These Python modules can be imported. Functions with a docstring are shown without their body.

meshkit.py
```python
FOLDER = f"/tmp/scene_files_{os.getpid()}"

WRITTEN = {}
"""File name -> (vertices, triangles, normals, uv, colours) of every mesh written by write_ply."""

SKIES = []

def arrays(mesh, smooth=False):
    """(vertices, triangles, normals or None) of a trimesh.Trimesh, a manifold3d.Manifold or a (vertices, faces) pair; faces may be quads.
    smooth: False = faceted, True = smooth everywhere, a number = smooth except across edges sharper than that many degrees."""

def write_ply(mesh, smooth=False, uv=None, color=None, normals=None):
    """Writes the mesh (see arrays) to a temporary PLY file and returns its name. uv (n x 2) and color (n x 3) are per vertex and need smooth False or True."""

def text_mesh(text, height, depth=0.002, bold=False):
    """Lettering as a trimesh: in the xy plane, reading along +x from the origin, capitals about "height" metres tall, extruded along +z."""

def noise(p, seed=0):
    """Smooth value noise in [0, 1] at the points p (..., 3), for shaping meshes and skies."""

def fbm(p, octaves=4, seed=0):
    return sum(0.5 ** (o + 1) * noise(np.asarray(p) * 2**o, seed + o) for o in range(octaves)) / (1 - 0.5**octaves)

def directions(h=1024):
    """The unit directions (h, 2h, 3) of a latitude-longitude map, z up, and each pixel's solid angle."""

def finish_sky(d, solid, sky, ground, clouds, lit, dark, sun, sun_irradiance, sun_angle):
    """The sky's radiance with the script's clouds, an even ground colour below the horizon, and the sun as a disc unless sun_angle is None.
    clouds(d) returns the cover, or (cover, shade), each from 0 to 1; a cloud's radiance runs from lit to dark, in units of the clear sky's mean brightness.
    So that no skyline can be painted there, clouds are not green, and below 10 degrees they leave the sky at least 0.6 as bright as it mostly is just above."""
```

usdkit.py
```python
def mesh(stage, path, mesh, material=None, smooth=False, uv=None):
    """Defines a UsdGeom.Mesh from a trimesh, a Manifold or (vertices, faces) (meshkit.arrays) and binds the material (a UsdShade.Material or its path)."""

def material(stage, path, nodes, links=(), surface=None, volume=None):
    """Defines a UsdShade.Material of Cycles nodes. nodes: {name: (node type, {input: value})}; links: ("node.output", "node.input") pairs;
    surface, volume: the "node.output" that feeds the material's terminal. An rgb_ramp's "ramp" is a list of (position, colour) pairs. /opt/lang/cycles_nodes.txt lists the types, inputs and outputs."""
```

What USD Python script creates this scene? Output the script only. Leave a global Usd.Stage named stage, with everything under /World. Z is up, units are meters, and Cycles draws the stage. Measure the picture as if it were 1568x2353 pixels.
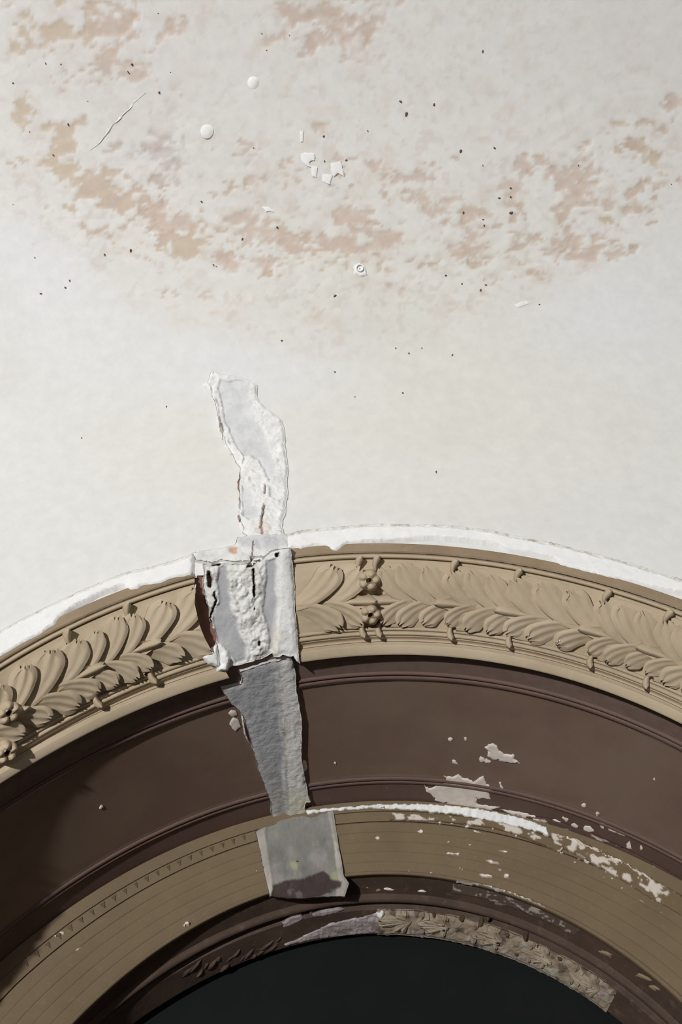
import math, random
import numpy as np
import trimesh, shapely
from shapely.geometry import Polygon, LineString
from scipy.spatial import Delaunay, cKDTree
import usdkit
from meshkit import noise, fbm
from pxr import Usd, UsdGeom, UsdLux, UsdShade, Gf, Sdf, Vt

random.seed(7)
RNG = np.random.default_rng(7)
W, H = 1568, 2353
stage = Usd.Stage.CreateInMemory()
UsdGeom.SetStageUpAxis(stage, UsdGeom.Tokens.z)
UsdGeom.SetStageMetersPerUnit(stage, 1.0)
UsdGeom.Xform.Define(stage, '/World')

# ------------------------------------------------------------------ camera
EYE = np.array([-0.128, -2.039, -0.14]); YAW, PITCH, ROLL = 0.015, 0.842, -0.029
FPX = 2000.0
_f = np.array([math.sin(YAW) * math.cos(PITCH), math.cos(YAW) * math.cos(PITCH), math.sin(PITCH)])
_r = np.cross(_f, [0, 0, 1]); _r /= np.linalg.norm(_r); _u = np.cross(_r, _f)
RGT = math.cos(ROLL) * _r + math.sin(ROLL) * _u
UPV = -math.sin(ROLL) * _r + math.cos(ROLL) * _u
cam = UsdGeom.Camera.Define(stage, '/World/camera')
M = np.eye(4); M[0, :3] = RGT; M[1, :3] = UPV; M[2, :3] = -_f; M[3, :3] = EYE
cam.AddTransformOp().Set(Gf.Matrix4d(*M.ravel().tolist()))
cam.CreateHorizontalApertureAttr(36.0); cam.CreateVerticalApertureAttr(36.0 * H / W)
cam.CreateFocalLengthAttr(36.0 * FPX / W)
cam.CreateClippingRangeAttr(Gf.Vec2f(0.05, 100))
cam.CreateExposureAttr(0.0)

# ------------------------------------------------------------------ light: one work lamp at the left, grey light of the rest of the room
lamp = UsdLux.SphereLight.Define(stage, '/World/work_lamp')
lamp.AddTranslateOp().Set(Gf.Vec3d(-4.6, -10.2, -1.95))
lamp.CreateRadiusAttr(0.15); lamp.CreateIntensityAttr(4900.0); lamp.CreateColorAttr(Gf.Vec3f(1.0, 0.995, 0.985))
lamp2 = UsdLux.SphereLight.Define(stage, '/World/added_fill_lamp')  # unseen fill lamp, added at right to even out the wall brightness
lamp2.AddTranslateOp().Set(Gf.Vec3d(4.2, -5.5, 1.9)); lamp2.CreateRadiusAttr(0.15); lamp2.CreateIntensityAttr(70.0)
dome = UsdLux.DomeLight.Define(stage, '/World/room_light')
dome.CreateIntensityAttr(0.022); dome.CreateColorAttr(Gf.Vec3f(0.94, 0.97, 1.0))

# ------------------------------------------------------------------ helpers: prims
USED = {}
def path_of(name, parent):
    base = parent.GetPath().pathString if parent is not None else '/World'
    n = USED.get((base, name), 0); USED[(base, name)] = n + 1
    return f'{base}/{name}' + (f'_{n:03d}' if n else '')
def tag(p, label=None, cat=None, group=None, kind=None):
    p = p.GetPrim() if hasattr(p, 'GetPrim') else p
    for k, v in (('label', label), ('category', cat), ('group', group), ('kind', kind)):
        if v: p.SetCustomDataByKey(k, v)
    return p
def thing(name, label=None, cat=None, group=None, kind=None):
    return tag(UsdGeom.Xform.Define(stage, path_of(name, None)).GetPrim(), label, cat, group, kind)
def obj(name, mesh, mat, parent=None, smooth=40, col=None, label=None):
    m = usdkit.mesh(stage, path_of(name, parent), mesh, mat, smooth=True if col is not None else smooth)
    if col is not None:
        UsdGeom.PrimvarsAPI(m).CreatePrimvar('tint', Sdf.ValueTypeNames.Color3fArray, 'vertex').Set(Vt.Vec3fArray.FromNumpy(np.asarray(col, np.float32)))
    if label: tag(m, label)
    return m.GetPrim()

# ------------------------------------------------------------------ helpers: materials
def lin(*c):
    c = np.array(c, float) / 255
    return np.where(c <= .04045, c / 12.92, ((c + .055) / 1.055) ** 2.4)
def paint(name, a, b, scale=6, lo=.35, hi=.65, rough=.75, bump=.15, bscale=60, bdist=.004, spec=.3, c=None, cscale=40, camt=.35):
    """Two tones mixed by a large noise, a third in small flecks, fine relief."""
    n = {'g': ('geometry', {}), 'n': ('noise_texture', {'scale': scale, 'detail': 6., 'roughness': .6}),
         'r': ('rgb_ramp', {'ramp': [(lo, a), (hi, b)]}),
         'k': ('noise_texture', {'scale': bscale, 'detail': 5., 'roughness': .65}),
         'bp': ('bump', {'strength': bump, 'distance': bdist}),
         'p': ('principled_bsdf', {'roughness': rough, 'specular_ior_level': spec})}
    L = [('g.position', 'n.vector'), ('n.fac', 'r.fac'), ('g.position', 'k.vector'), ('k.fac', 'bp.height'), ('bp.normal', 'p.normal')]
    if c is not None:
        n['m'] = ('noise_texture', {'scale': cscale, 'detail': 5., 'roughness': .7})
        n['mr'] = ('map_range', {'from_min': .56, 'from_max': .70, 'to_min': 0., 'to_max': camt, 'clamp': True})
        n['mx'] = ('mix', {'color2': c})
        L += [('g.position', 'm.vector'), ('m.fac', 'mr.value'), ('mr.result', 'mx.fac'), ('r.color', 'mx.color1'), ('mx.color', 'p.base_color')]
    else:
        L.append(('r.color', 'p.base_color'))
    return usdkit.material(stage, '/World/Looks/' + name, n, L, surface='p.BSDF')
def tinted(name, rough=.85, bump=.3, bscale=50, bdist=.006, amt=.12):
    """Colour read from the mesh (pigment per vertex, in places painted shade), broken up by noise."""
    n = {'a': ('attribute', {'attribute': 'tint'}), 'g': ('geometry', {}),
         'n': ('noise_texture', {'scale': 22., 'detail': 7., 'roughness': .65}),
         'mr': ('map_range', {'from_min': .3, 'from_max': .7, 'to_min': 1 - amt, 'to_max': 1 + amt * .5, 'clamp': True}),
         'mx': ('mix', {'mix_type': 'multiply', 'fac': 1.}), 'cc': ('combine_color', {}),
         'k': ('noise_texture', {'scale': bscale, 'detail': 6., 'roughness': .65}),
         'bp': ('bump', {'strength': bump, 'distance': bdist}),
         'p': ('principled_bsdf', {'roughness': rough, 'specular_ior_level': .25})}
    L = [('g.position', 'n.vector'), ('n.fac', 'mr.value'), ('mr.result', 'cc.r'), ('mr.result', 'cc.g'), ('mr.result', 'cc.b'),
         ('a.color', 'mx.color1'), ('cc.color', 'mx.color2'), ('mx.color', 'p.base_color'),
         ('g.position', 'k.vector'), ('k.fac', 'bp.height'), ('bp.normal', 'p.normal')]
    return usdkit.material(stage, '/World/Looks/' + name, n, L, surface='p.BSDF')

TAN = paint('tan_paint', (.51, .415, .295), (.43, .345, .235), scale=5, c=(.52, .45, .33), cscale=28, bump=.25, bscale=90, bdist=.003)
TAN_DARK = paint('tan_brown_paint', (.30, .225, .145), (.24, .175, .11), scale=7, c=(.40, .33, .24), cscale=30, bump=.2)
GROOVE = paint('groove_pit_dark', (.10, .065, .04), (.06, .035, .02), scale=30)  # dark brown of the sunk groove and the edging pits
BROWN = paint('brown_paint', (.215, .150, .112), (.185, .122, .092), scale=3.5, lo=.4, hi=.6, c=(.25, .185, .14), cscale=160, camt=.5, rough=.6, bump=.12, bscale=220, bdist=.002)
BORDER = paint('grey_brown_paint', (.185, .130, .108), (.155, .105, .088), scale=30, rough=.6, bump=.4, bscale=300, bdist=.002, c=(.24, .18, .15), cscale=240, camt=.6)
REDBROWN = paint('red_brown_paint', (.140, .082, .066), (.115, .072, .060), scale=5, rough=.6, bump=.3, bscale=260, bdist=.002, c=(.22, .16, .13), cscale=220, camt=.5)
FASCIA = paint('olive_tan_paint', (.180, .132, .076), (.152, .108, .064), scale=4, c=(.23, .18, .115), cscale=60, bump=.25, bscale=80, bdist=.003)
DARKPAINT = paint('dark_brown_paint', (.085, .055, .04), (.06, .038, .028), scale=9, c=(.16, .12, .09), cscale=26, camt=.5, bump=.3)
DENTILM = paint('dentil_paint', (.115, .082, .048), (.095, .068, .042), scale=12)
UNLIT_ROOM = paint('unlit_room_dark', (.0128, .0142, .0138), (.0105, .0122, .0118), scale=2, rough=.9, spec=.05, bump=.03)
WHITE = paint('white_plaster', (.86, .86, .855), (.80, .80, .785), scale=12, c=(.72, .72, .70), cscale=45, camt=.4, bump=.35, bscale=45, bdist=.006)
ROUGHW = paint('rough_plaster', (.80, .79, .765), (.68, .675, .66), scale=14, bump=.5, bscale=50, bdist=.008)
CAVITY = paint('old_brick_dust', (.24, .125, .09), (.16, .08, .058), scale=18, bump=.5)
CHIP = paint('bare_plaster', (.88, .80, .73), (.76, .68, .615), scale=25, c=(.70, .66, .62), cscale=70, bump=.3)
SPECK = paint('fly_dirt_hole_dark', (.10, .065, .045), (.17, .11, .07), scale=60)
GREY = paint('grey_filler', (.42, .42, .435), (.35, .35, .36), scale=10, bump=.15)
TINT = tinted('mottled_plaster', bump=.06, bscale=30, bdist=.004, amt=.06)
TINT_ROUGH = tinted('mottled_rough_plaster', bump=.55, bscale=48, bdist=.009, amt=.16)
FLOORM = paint('floor_stone', (.22, .20, .18), (.17, .155, .14), scale=3)

# ------------------------------------------------------------------ surfaces
def rfun(c0, c1, c2, c3):
    def f(p):
        p = np.clip(p, -.9, .85); return c0 + c1 * p + c2 * p * p + c3 * p ** 3
    return f
RA = rfun(1.708, -.0288, -.0895, .0873)
RB = rfun(1.5058, .0275, -.0358, -.0787)
RC = rfun(1.4187, .018, .08, .0036)
RD = rfun(1.2119, .0054, -.0123, -.0162)
RE = rfun(1.1360, .0, .050, -.05)
YA, YB, YC, YD, YE = -.22, 0.0, .694, .766, 1.043
LIP = .020

class Ruled:
    """Band between two arcs. u = angle from the crown x 1.5 m (to the right), v = distance across (m)."""
    def __init__(s, r0, y0, r1, y1, width): s.r0, s.y0, s.r1, s.y1, s.w = r0, y0, r1, y1, width
    def base(s, u, v):
        p = np.asarray(u, float) / 1.5; t = np.asarray(v, float) / s.w
        R = s.r0(p) + (s.r1(p) - s.r0(p)) * t; y = s.y0 + (s.y1 - s.y0) * t
        return np.stack([R * np.sin(p), y + 0 * p, R * np.cos(p)], -1)
    def normal(s, u, v):
        e = 1e-3
        n = np.cross(s.base(u, np.asarray(v) + e) - s.base(u, np.asarray(v) - e), s.base(np.asarray(u) + e, v) - s.base(np.asarray(u) - e, v))
        n /= np.linalg.norm(n, axis=-1, keepdims=True)
        return n
    def P(s, u, v, h=0.0):
        u = np.asarray(u, float); v = np.asarray(v, float)
        return s.base(u, v) + s.normal(u, v) * np.asarray(h)[..., None]
    urange = (-1.75, 1.75)
    def vrange(s): return (-.1 * s.w, 1.1 * s.w)

class Wall(Ruled):
    """Flat wall that turns into a domed ceiling. u = x, v = height, then arc length."""
    def __init__(s, z0=1.95, a=2.3, b=1.65):
        s.z0 = z0
        q = np.linspace(0, math.pi / 2, 600)
        y = YA - a * (1 - np.cos(q)); z = z0 + b * np.sin(q)
        y = np.append(y, y[-1] - 2.5); z = np.append(z, z[-1])
        s.l = z0 + np.concatenate([[0], np.cumsum(np.hypot(np.diff(y), np.diff(z)))]); s.yy, s.zz = y, z
        s.w = 1
    def base(s, u, v):
        u, v = np.broadcast_arrays(np.asarray(u, float), np.asarray(v, float))
        y = np.where(v < s.z0, YA, np.interp(v, s.l, s.yy)); z = np.where(v < s.z0, v, np.interp(v, s.l, s.zz))
        return np.stack([u, y, z], -1)
    def normal(s, u, v):
        e = 6e-3
        n = np.cross(s.base(np.asarray(u) + e, v) - s.base(np.asarray(u) - e, v), s.base(u, np.asarray(v) + e) - s.base(u, np.asarray(v) - e))
        return n / np.linalg.norm(n, axis=-1, keepdims=True)
    urange = (-2.6, 2.6)
    def vrange(s): return (.6, 5.2)

FACE = Ruled(RA, YA, RB, YB, .297)
SOFFIT = Ruled(lambda p: RB(p) + LIP, YB, RC, YC, .70)
FASCIA_S = Ruled(RC, YC, RD, YD, .222)
REVEAL = Ruled(lambda p: RD(p) + .012, YD, RE, YE, .29)
FILLET = Ruled(lambda p: RA(p) + .036, YA - .003, lambda p: RA(p) - .002, YA - .003, .036)
WALL = Wall()

def seen(P):
    d = P - EYE; z = d @ _f
    return np.stack([W / 2 + FPX * (d @ RGT) / z, H / 2 - FPX * (d @ UPV) / z], -1)
_trees = {}
def uv_of(S, px):
    """The points of the photograph, taken onto a surface of the place: (u, v)."""
    px = np.atleast_2d(np.asarray(px, float))
    if id(S) not in _trees:
        U, V = np.meshgrid(np.linspace(*S.urange, 260), np.linspace(*S.vrange(), 160), indexing='ij')
        U, V = U.ravel(), V.ravel(); Q = S.base(U, V); ok = (Q - EYE) @ _f > .3
        _trees[id(S)] = (cKDTree(seen(Q[ok])), U[ok], V[ok])
    t, U, V = _trees[id(S)]
    i = t.query(px)[1]; u, v = U[i].copy(), V[i].copy()
    for _ in range(6):
        p = seen(S.base(u, v)); e = 1e-4
        a = (seen(S.base(u + e, v)) - p) / e; b = (seen(S.base(u, v + e)) - p) / e
        d = px - p; det = a[:, 0] * b[:, 1] - a[:, 1] * b[:, 0]
        u += (d[:, 0] * b[:, 1] - d[:, 1] * b[:, 0]) / det; v += (a[:, 0] * d[:, 1] - a[:, 1] * d[:, 0]) / det
    return np.stack([u, v], -1)

def fb(uv, f, seed=0, o=4):
    uv = np.asarray(uv); return fbm(np.concatenate([uv * f, np.full(uv.shape[:-1] + (1,), seed * 7.3)], -1), o, seed) - .5
def outline(S, px, amp=.004, f=60, seed=0, step=.004):
    """A closed outline on the surface with ragged edges."""
    uv = uv_of(S, px); ring = LineString(np.vstack([uv, uv[:1]]))
    n = max(12, int(ring.length / step))
    q = np.array([ring.interpolate(i / n, normalized=True).coords[0] for i in range(n)])
    q = q + np.stack([fb(q, f, seed), fb(q, f, seed + 50)], -1) * 2 * amp
    g = Polygon(q).buffer(0)
    if g.geom_type != 'Polygon': g = max(g.geoms, key=lambda x: x.area)
    return g
def patch(S, poly, step=.005, h=None, skirt=.012, minlift=.0008):
    """A plaster skin with thickness on the surface: (mesh, uv, distance to the edge). h(uv, d) = its height."""
    x0, y0, x1, y1 = poly.bounds
    gx, gy = np.meshgrid(np.arange(x0, x1, step), np.arange(y0, y1, step))
    g = np.stack([gx.ravel(), gy.ravel()], -1) + RNG.uniform(-.25, .25, (gx.size, 2)) * step
    g = g[shapely.contains_xy(poly, g[:, 0], g[:, 1])]
    g = g[shapely.distance(shapely.points(g), poly.boundary) > step * .35] if len(g) else g
    rings = [np.array(r.segmentize(step).coords)[:-1] for r in [poly.exterior, *poly.interiors]]
    uv = np.vstack([*rings, g]) if len(g) else np.vstack(rings)
    tri = Delaunay(uv).simplices
    c = uv[tri].mean(1); tri = tri[shapely.contains_xy(poly, c[:, 0], c[:, 1])]
    a = uv[tri]; s = np.cross(a[:, 1] - a[:, 0], a[:, 2] - a[:, 0]); tri[s < 0] = tri[s < 0][:, ::-1]
    tri = tri[np.abs(s) > 1e-12]
    d = shapely.distance(shapely.points(uv), poly.boundary)
    hh = np.full(len(uv), minlift) if h is None else h(uv, d)
    V = S.P(uv[:, 0], uv[:, 1], hh); F = [tri]; n = len(uv); k = 0; extra = []
    for r in rings:
        m = len(r); i = k + np.arange(m); j = k + (np.arange(m) + 1) % m
        lo = n + sum(map(len, extra)) + np.arange(m); lo2 = np.roll(lo, -1)
        extra.append(S.P(uv[i, 0], uv[i, 1], np.full(m, -skirt)))
        F += [np.stack([i, lo, lo2], -1), np.stack([i, lo2, j], -1)]; k += m
    V = np.vstack([V, *extra]); F = np.vstack(F)
    # outward: compare with the surface normal
    fn = np.cross(V[tri[:, 1]] - V[tri[:, 0]], V[tri[:, 2]] - V[tri[:, 0]]); nn = S.normal(uv[tri[:, 0], 0], uv[tri[:, 0], 1])
    if (fn * nn).sum() < 0: F = F[:, ::-1]
    uvx = np.vstack([uv] + [uv[sum(map(len, rings[:q])):sum(map(len, rings[:q + 1]))] for q in range(len(rings))])
    dx = np.concatenate([d, np.zeros(len(uvx) - len(d))])
    return (V, F), uvx, dx
def sheet(G, flip=False):
    """A grid (n, m, 3) of points as a mesh."""
    n, m = G.shape[:2]; i, j = np.meshgrid(np.arange(n - 1), np.arange(m - 1), indexing='ij')
    q = np.stack([i * m + j, (i + 1) * m + j, (i + 1) * m + j + 1, i * m + j + 1], -1).reshape(-1, 4)
    F = np.vstack([q[:, [0, 1, 2]], q[:, [0, 2, 3]]])
    return G.reshape(-1, 3), F[:, ::-1] if flip else F
def join(ms):
    V, F, k = [], [], 0
    for v, f in ms: V.append(v); F.append(np.asarray(f) + k); k += len(v)
    return np.vstack(V), np.vstack(F)
def smoothstep(a, b, x):
    t = np.clip((x - a) / (b - a), 0, 1); return t * t * (3 - 2 * t)
def inside(S, px, uv, soft=.006, amp=.0, f=60, seed=0):
    """1 inside the region, 0 outside, soft edge."""
    g = Polygon(uv_of(S, px)).buffer(0); q = np.asarray(uv) + (np.stack([fb(uv, f, seed), fb(uv, f, seed + 9)], -1) * 2 * amp if amp else 0)
    pts = shapely.points(q); dd = shapely.distance(pts, g.boundary); sgn = np.where(shapely.contains_xy(g, q[:, 0], q[:, 1]), 1, -1)
    return smoothstep(-soft, soft, dd * sgn)
def along(S, px, uv, wid, amp=.003, f=80, seed=0):
    """1 on a line, 0 away from it."""
    l = LineString(uv_of(S, px)); q = np.asarray(uv) + np.stack([fb(uv, f, seed), fb(uv, f, seed + 9)], -1) * 2 * amp
    return 1 - smoothstep(wid * .5, wid, shapely.distance(shapely.points(q), l))
def blend(c, m, to): return c * (1 - m[:, None]) + np.asarray(to) * m[:, None]

# ------------------------------------------------------------------ the setting: wall, domed ceiling
DOME_EDGE = [(-60, 420), (60, 500), (150, 560), (230, 640), (310, 690), (450, 735), (560, 775), (650, 805), (850, 808), (960, 790), (1080, 765), (1230, 700), (1330, 645), (1450, 560), (1568, 470), (1640, 410)]
us = np.unique(np.concatenate([np.linspace(-3.2, -1.95, 30), np.arange(-1.95, 1.95, .0095), np.linspace(1.95, 3.2, 30)]))
vs = np.unique(np.concatenate([np.linspace(-2.25, 1.1, 60), np.arange(1.1, 4.75, .0095), np.linspace(4.75, 7.6, 40)]))
GU, GV = np.meshgrid(us, vs, indexing='ij'); UV = np.stack([GU.ravel(), GV.ravel()], -1)
BLOBS = [  # stains of the plaster: (x, y, half sizes, weight, tone) read from the photograph and laid onto the dome
 (35,60,42,60,.9,0),(130,45,30,50,1,0),(60,115,25,25,.6,0),(48,250,34,45,.9,0),(50,310,34,26,.9,0),(130,335,50,50,1,0),(140,395,52,40,1,0),(215,425,46,44,1.1,0),(195,470,40,26,.9,0),(300,500,52,26,1,0),(205,55,24,60,.8,0),(120,110,20,20,.5,0),(55,360,40,30,.3,0),
 (250,90,32,70,.7,1),(305,170,30,34,.8,1),(345,75,60,48,.6,1),(365,330,70,46,.85,2),(300,335,55,40,.6,2),(380,395,40,24,.7,2),(400,240,60,50,.3,1),(360,485,70,28,.9,1),(425,565,52,28,1.1,0),(400,520,60,34,1,1),(540,515,44,16,.9,1),(600,542,110,20,.9,1),(640,520,30,12,.6,1),(700,520,46,22,.8,0),(812,490,34,18,1.4,1),(865,530,60,17,1.1,1),(800,556,80,17,.9,1),(560,603,70,22,.7,1),(490,672,60,20,.45,1),(620,400,80,26,.55,1),(570,340,40,24,.6,1),(750,285,54,30,.6,1),(850,385,44,24,.6,1),(935,408,44,13,1,1),(955,440,48,15,.55,1),(690,470,22,8,.8,1),(1062,565,32,13,1.2,1),(1110,533,40,16,.8,1),(1192,535,34,18,.9,0),(1160,420,22,32,.8,1),(1203,368,16,24,.9,1),(1245,375,26,18,.5,1),(1325,428,50,34,.85,1),(1348,380,22,44,.8,1),(1395,450,44,34,.6,1),(1405,502,30,14,1.1,0),(1310,478,30,11,.9,1),(1335,555,48,18,.7,1),(1400,600,48,22,.7,1),(1300,600,34,14,.7,1),(1500,380,36,40,.8,0),(1490,283,60,14,.8,0),(1545,235,30,36,.8,1),(1480,345,24,20,.6,0),(760,75,60,50,.6,1),(700,18,70,30,.6,1),(805,110,50,30,.5,1),(880,40,70,36,.35,1),(640,55,40,34,.35,1),(1390,120,100,60,.18,1),(1110,660,50,22,.45,0),(390,665,36,26,.6,0),(820,790,60,20,.3,0),(1050,480,90,40,.35,1),(250,470,60,40,.5,0),(600,640,120,22,.3,0),(760,600,120,26,.3,0),(1200,640,90,24,.3,0),(230,230,90,70,.25,2),(180,180,80,60,.25,1),(480,560,50,40,.5,0),(950,500,60,20,.4,1),(1000,610,80,26,.35,0)]
def blob_field(S, blobs, uv, tones):
    f = np.zeros((len(uv), tones))
    for x, y, a, b, s, k in blobs:
        c, p, q = uv_of(S, [(x, y), (x + a, y), (x, y + b)])
        A = np.linalg.inv(np.stack([p - c, q - c], -1)); d = (uv - c) @ A.T
        f[:, k] = np.maximum(f[:, k], s * np.exp(-.9 * (d ** 2).sum(1)))
    return f
near = (np.abs(UV[:, 0]) < 2.1) & (UV[:, 1] > 1.0) & (UV[:, 1] < 4.9)
stain = np.zeros((len(UV), 3)); rim = np.zeros(len(UV)); sub = UV[near]
wq = sub + np.stack([fb(sub, 7, 3), fb(sub, 7, 4)], -1) * .12
fld = blob_field(WALL, BLOBS, wq, 3)
nz = fb(sub * [1, 1.7], 12, 11, 6) * 1.7 + fb(sub * [1, 1.5], 34, 12, 5) * 1.7
belt = np.clip(blob_field(WALL, [(850, 560, 560, 90, 1, 0), (800, 430, 450, 130, .6, 0), (300, 420, 160, 160, 1, 0), (1360, 450, 170, 150, 1, 0), (750, 60, 160, 70, 1, 0), (250, 100, 160, 110, 1, 0)], wq, 1)[:, 0], 0, 1)
for k in range(3):
    x_ = fld[:, k] * .52 + belt * (.13, .17, .06)[k] + nz * (.85 if k < 2 else .6) * (.35 + fld[:, k] + .8 * belt).clip(0, 1.2)
    rim[near] = np.maximum(rim[near], (1 - smoothstep(.0, .05, np.abs(x_ - .34))) * (k < 2))
    stain[near, k] = smoothstep(.30, .42, x_) * .5 + smoothstep(.14, .62, x_) * .5
def cloud(x, y, a, b): return np.minimum(1, blob_field(WALL, [(x, y, a, b, 1, 0)], UV, 1)[:, 0])
col = np.tile([.80, .795, .772], (len(UV), 1))
col = blend(col, np.minimum(1, cloud(850, 640, 420, 170) + cloud(1000, 950, 420, 170) * .8 + cloud(420, 1020, 180, 120) * .5) * .8, (.775, .765, .675))
col = blend(col, np.minimum(1, cloud(100, 620, 260, 200) + cloud(560, 850, 260, 90) + cloud(1400, 720, 200, 110)) * .8, (.81, .81, .82))
inU = np.zeros(len(UV)); inU[near] = inside(WALL, DOME_EDGE + [(1700, -200), (-150, -200)], sub, .07, .05, 6, 77)
ped = fb(UV * [1, 1.3], 11, 78, 6)
col = blend(col, inU * .7, (.785, .765, .728))
col = blend(col, inU * smoothstep(.02, .16, ped) * .5, (.715, .645, .575))
col = blend(col, inU * smoothstep(.03, .15, fb(UV, 17, 79, 5)) * .45, (.82, .80, .775))
col = blend(col, inU * smoothstep(.10, .2, fb(UV, 38, 80, 4)) * .35, (.62, .53, .45))
col = blend(col, np.minimum(1, cloud(300, 180, 420, 200) * .6 + cloud(1500, 80, 500, 200) * .6), (.765, .735, .725))
col = blend(col, smoothstep(.02, .25, fb(UV, 2.2, 21, 6)) * .35, (.72, .70, .65))
col = blend(col, smoothstep(.05, .3, fb(UV, 9, 23, 5)) * .15, (.84, .84, .83))
for k, c in enumerate(((.60, .485, .36), (.64, .515, .435), (.60, .54, .52))): col = blend(col, np.clip(stain[:, k], 0, 1) * .8, c)
col = blend(col, rim * smoothstep(-.05, .12, fb(UV, 8, 36)) * .5, (.53, .40, .30))
ringy = np.zeros(len(UV)); ringy[near] = np.clip(blob_field(WALL, [(850, 560, 620, 150, 1, 0), (330, 380, 260, 260, 1, 0), (1350, 420, 260, 220, 1, 0)], sub, 1)[:, 0], 0, 1)
rid = np.abs(fb(UV * [1, 2.2] + np.stack([fb(UV, 4, 31), fb(UV, 4, 32)], -1) * .25, 7, 33, 5))
vein = (1 - smoothstep(0, .03, rid)) * ringy * smoothstep(-.05, .15, fb(UV, 3, 35))
col = blend(col, vein * .45, (.56, .45, .34))
col = col * .915
hgt = fb(UV, 1.3, 41, 4) * .02 + fb(UV, 9, 42, 4) * .0022 - stain.max(1) * .0035 * (1 + fb(UV, 25, 44)) - vein * .003 + ringy * fb(UV * [1, 1.6], 16, 43, 5) * .008
hgt *= smoothstep(1.75, 2.1, np.hypot(UV[:, 0], np.minimum(UV[:, 1], 1.95)) + np.maximum(UV[:, 1] - 1.95, 0)) * .9 + .1
hgt *= 1 - np.minimum(1, 1.3 * cloud(575, 1060, 110, 210))
G = WALL.P(UV[:, 0], UV[:, 1], hgt)
n, m = GU.shape; i, j = np.meshgrid(np.arange(n - 1), np.arange(m - 1), indexing='ij')
Q = np.stack([i * m + j, (i + 1) * m + j, (i + 1) * m + j + 1, i * m + j + 1], -1).reshape(-1, 4)
phi = np.arctan2(UV[:, 0], np.maximum(UV[:, 1], 1e-6)); rr = np.hypot(UV[:, 0], UV[:, 1])
hole = np.where(UV[:, 1] > 0, rr < RA(phi) + .010, np.abs(UV[:, 0]) < 1.68)
Q = Q[~hole[Q].all(1)]
edge = uv_of(WALL, DOME_EDGE); edge = np.vstack([[-9, edge[0, 1] + .5], edge, [9, edge[-1, 1] + .5]])
up = UV[Q].mean(1); isdome = up[:, 1] > np.interp(up[:, 0], edge[:, 0], edge[:, 1])
def submesh(q):
    k, inv = np.unique(q.ravel(), return_inverse=True); f = inv.reshape(-1, 4)
    F = np.vstack([f[:, [0, 1, 2]], f[:, [0, 2, 3]]]); return (G[k], F), col[k]
wall = thing('wall_front', 'cream white plastered wall above the arch, below the stained dome', kind='structure')
ms, cc = submesh(Q[~isdome]); obj('plaster', ms, TINT, wall, col=cc)
ceil = thing('ceiling', 'domed plaster ceiling with pink and beige water stains', kind='structure')
ms, cc = submesh(Q[isdome]); obj('plaster', ms, TINT, ceil, col=cc)
def box(x0, x1, y0, y1, z0, z1):
    b = trimesh.creation.box([x1 - x0, y1 - y0, z1 - z0]); b.apply_translation([(x0 + x1) / 2, (y0 + y1) / 2, (z0 + z1) / 2]); return b
obj('jamb', box(-1.68, -1.15, YA - .01, 1.3, -2.25, 0), TAN_DARK, wall); obj('jamb', box(1.15, 1.68, YA - .01, 1.3, -2.25, 0), TAN_DARK, wall)
tag(obj('floor', box(-5.5, 5.5, -11.5, 1.4, -2.35, -2.25), FLOORM), 'plain stone floor below the arch', kind='structure')
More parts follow.
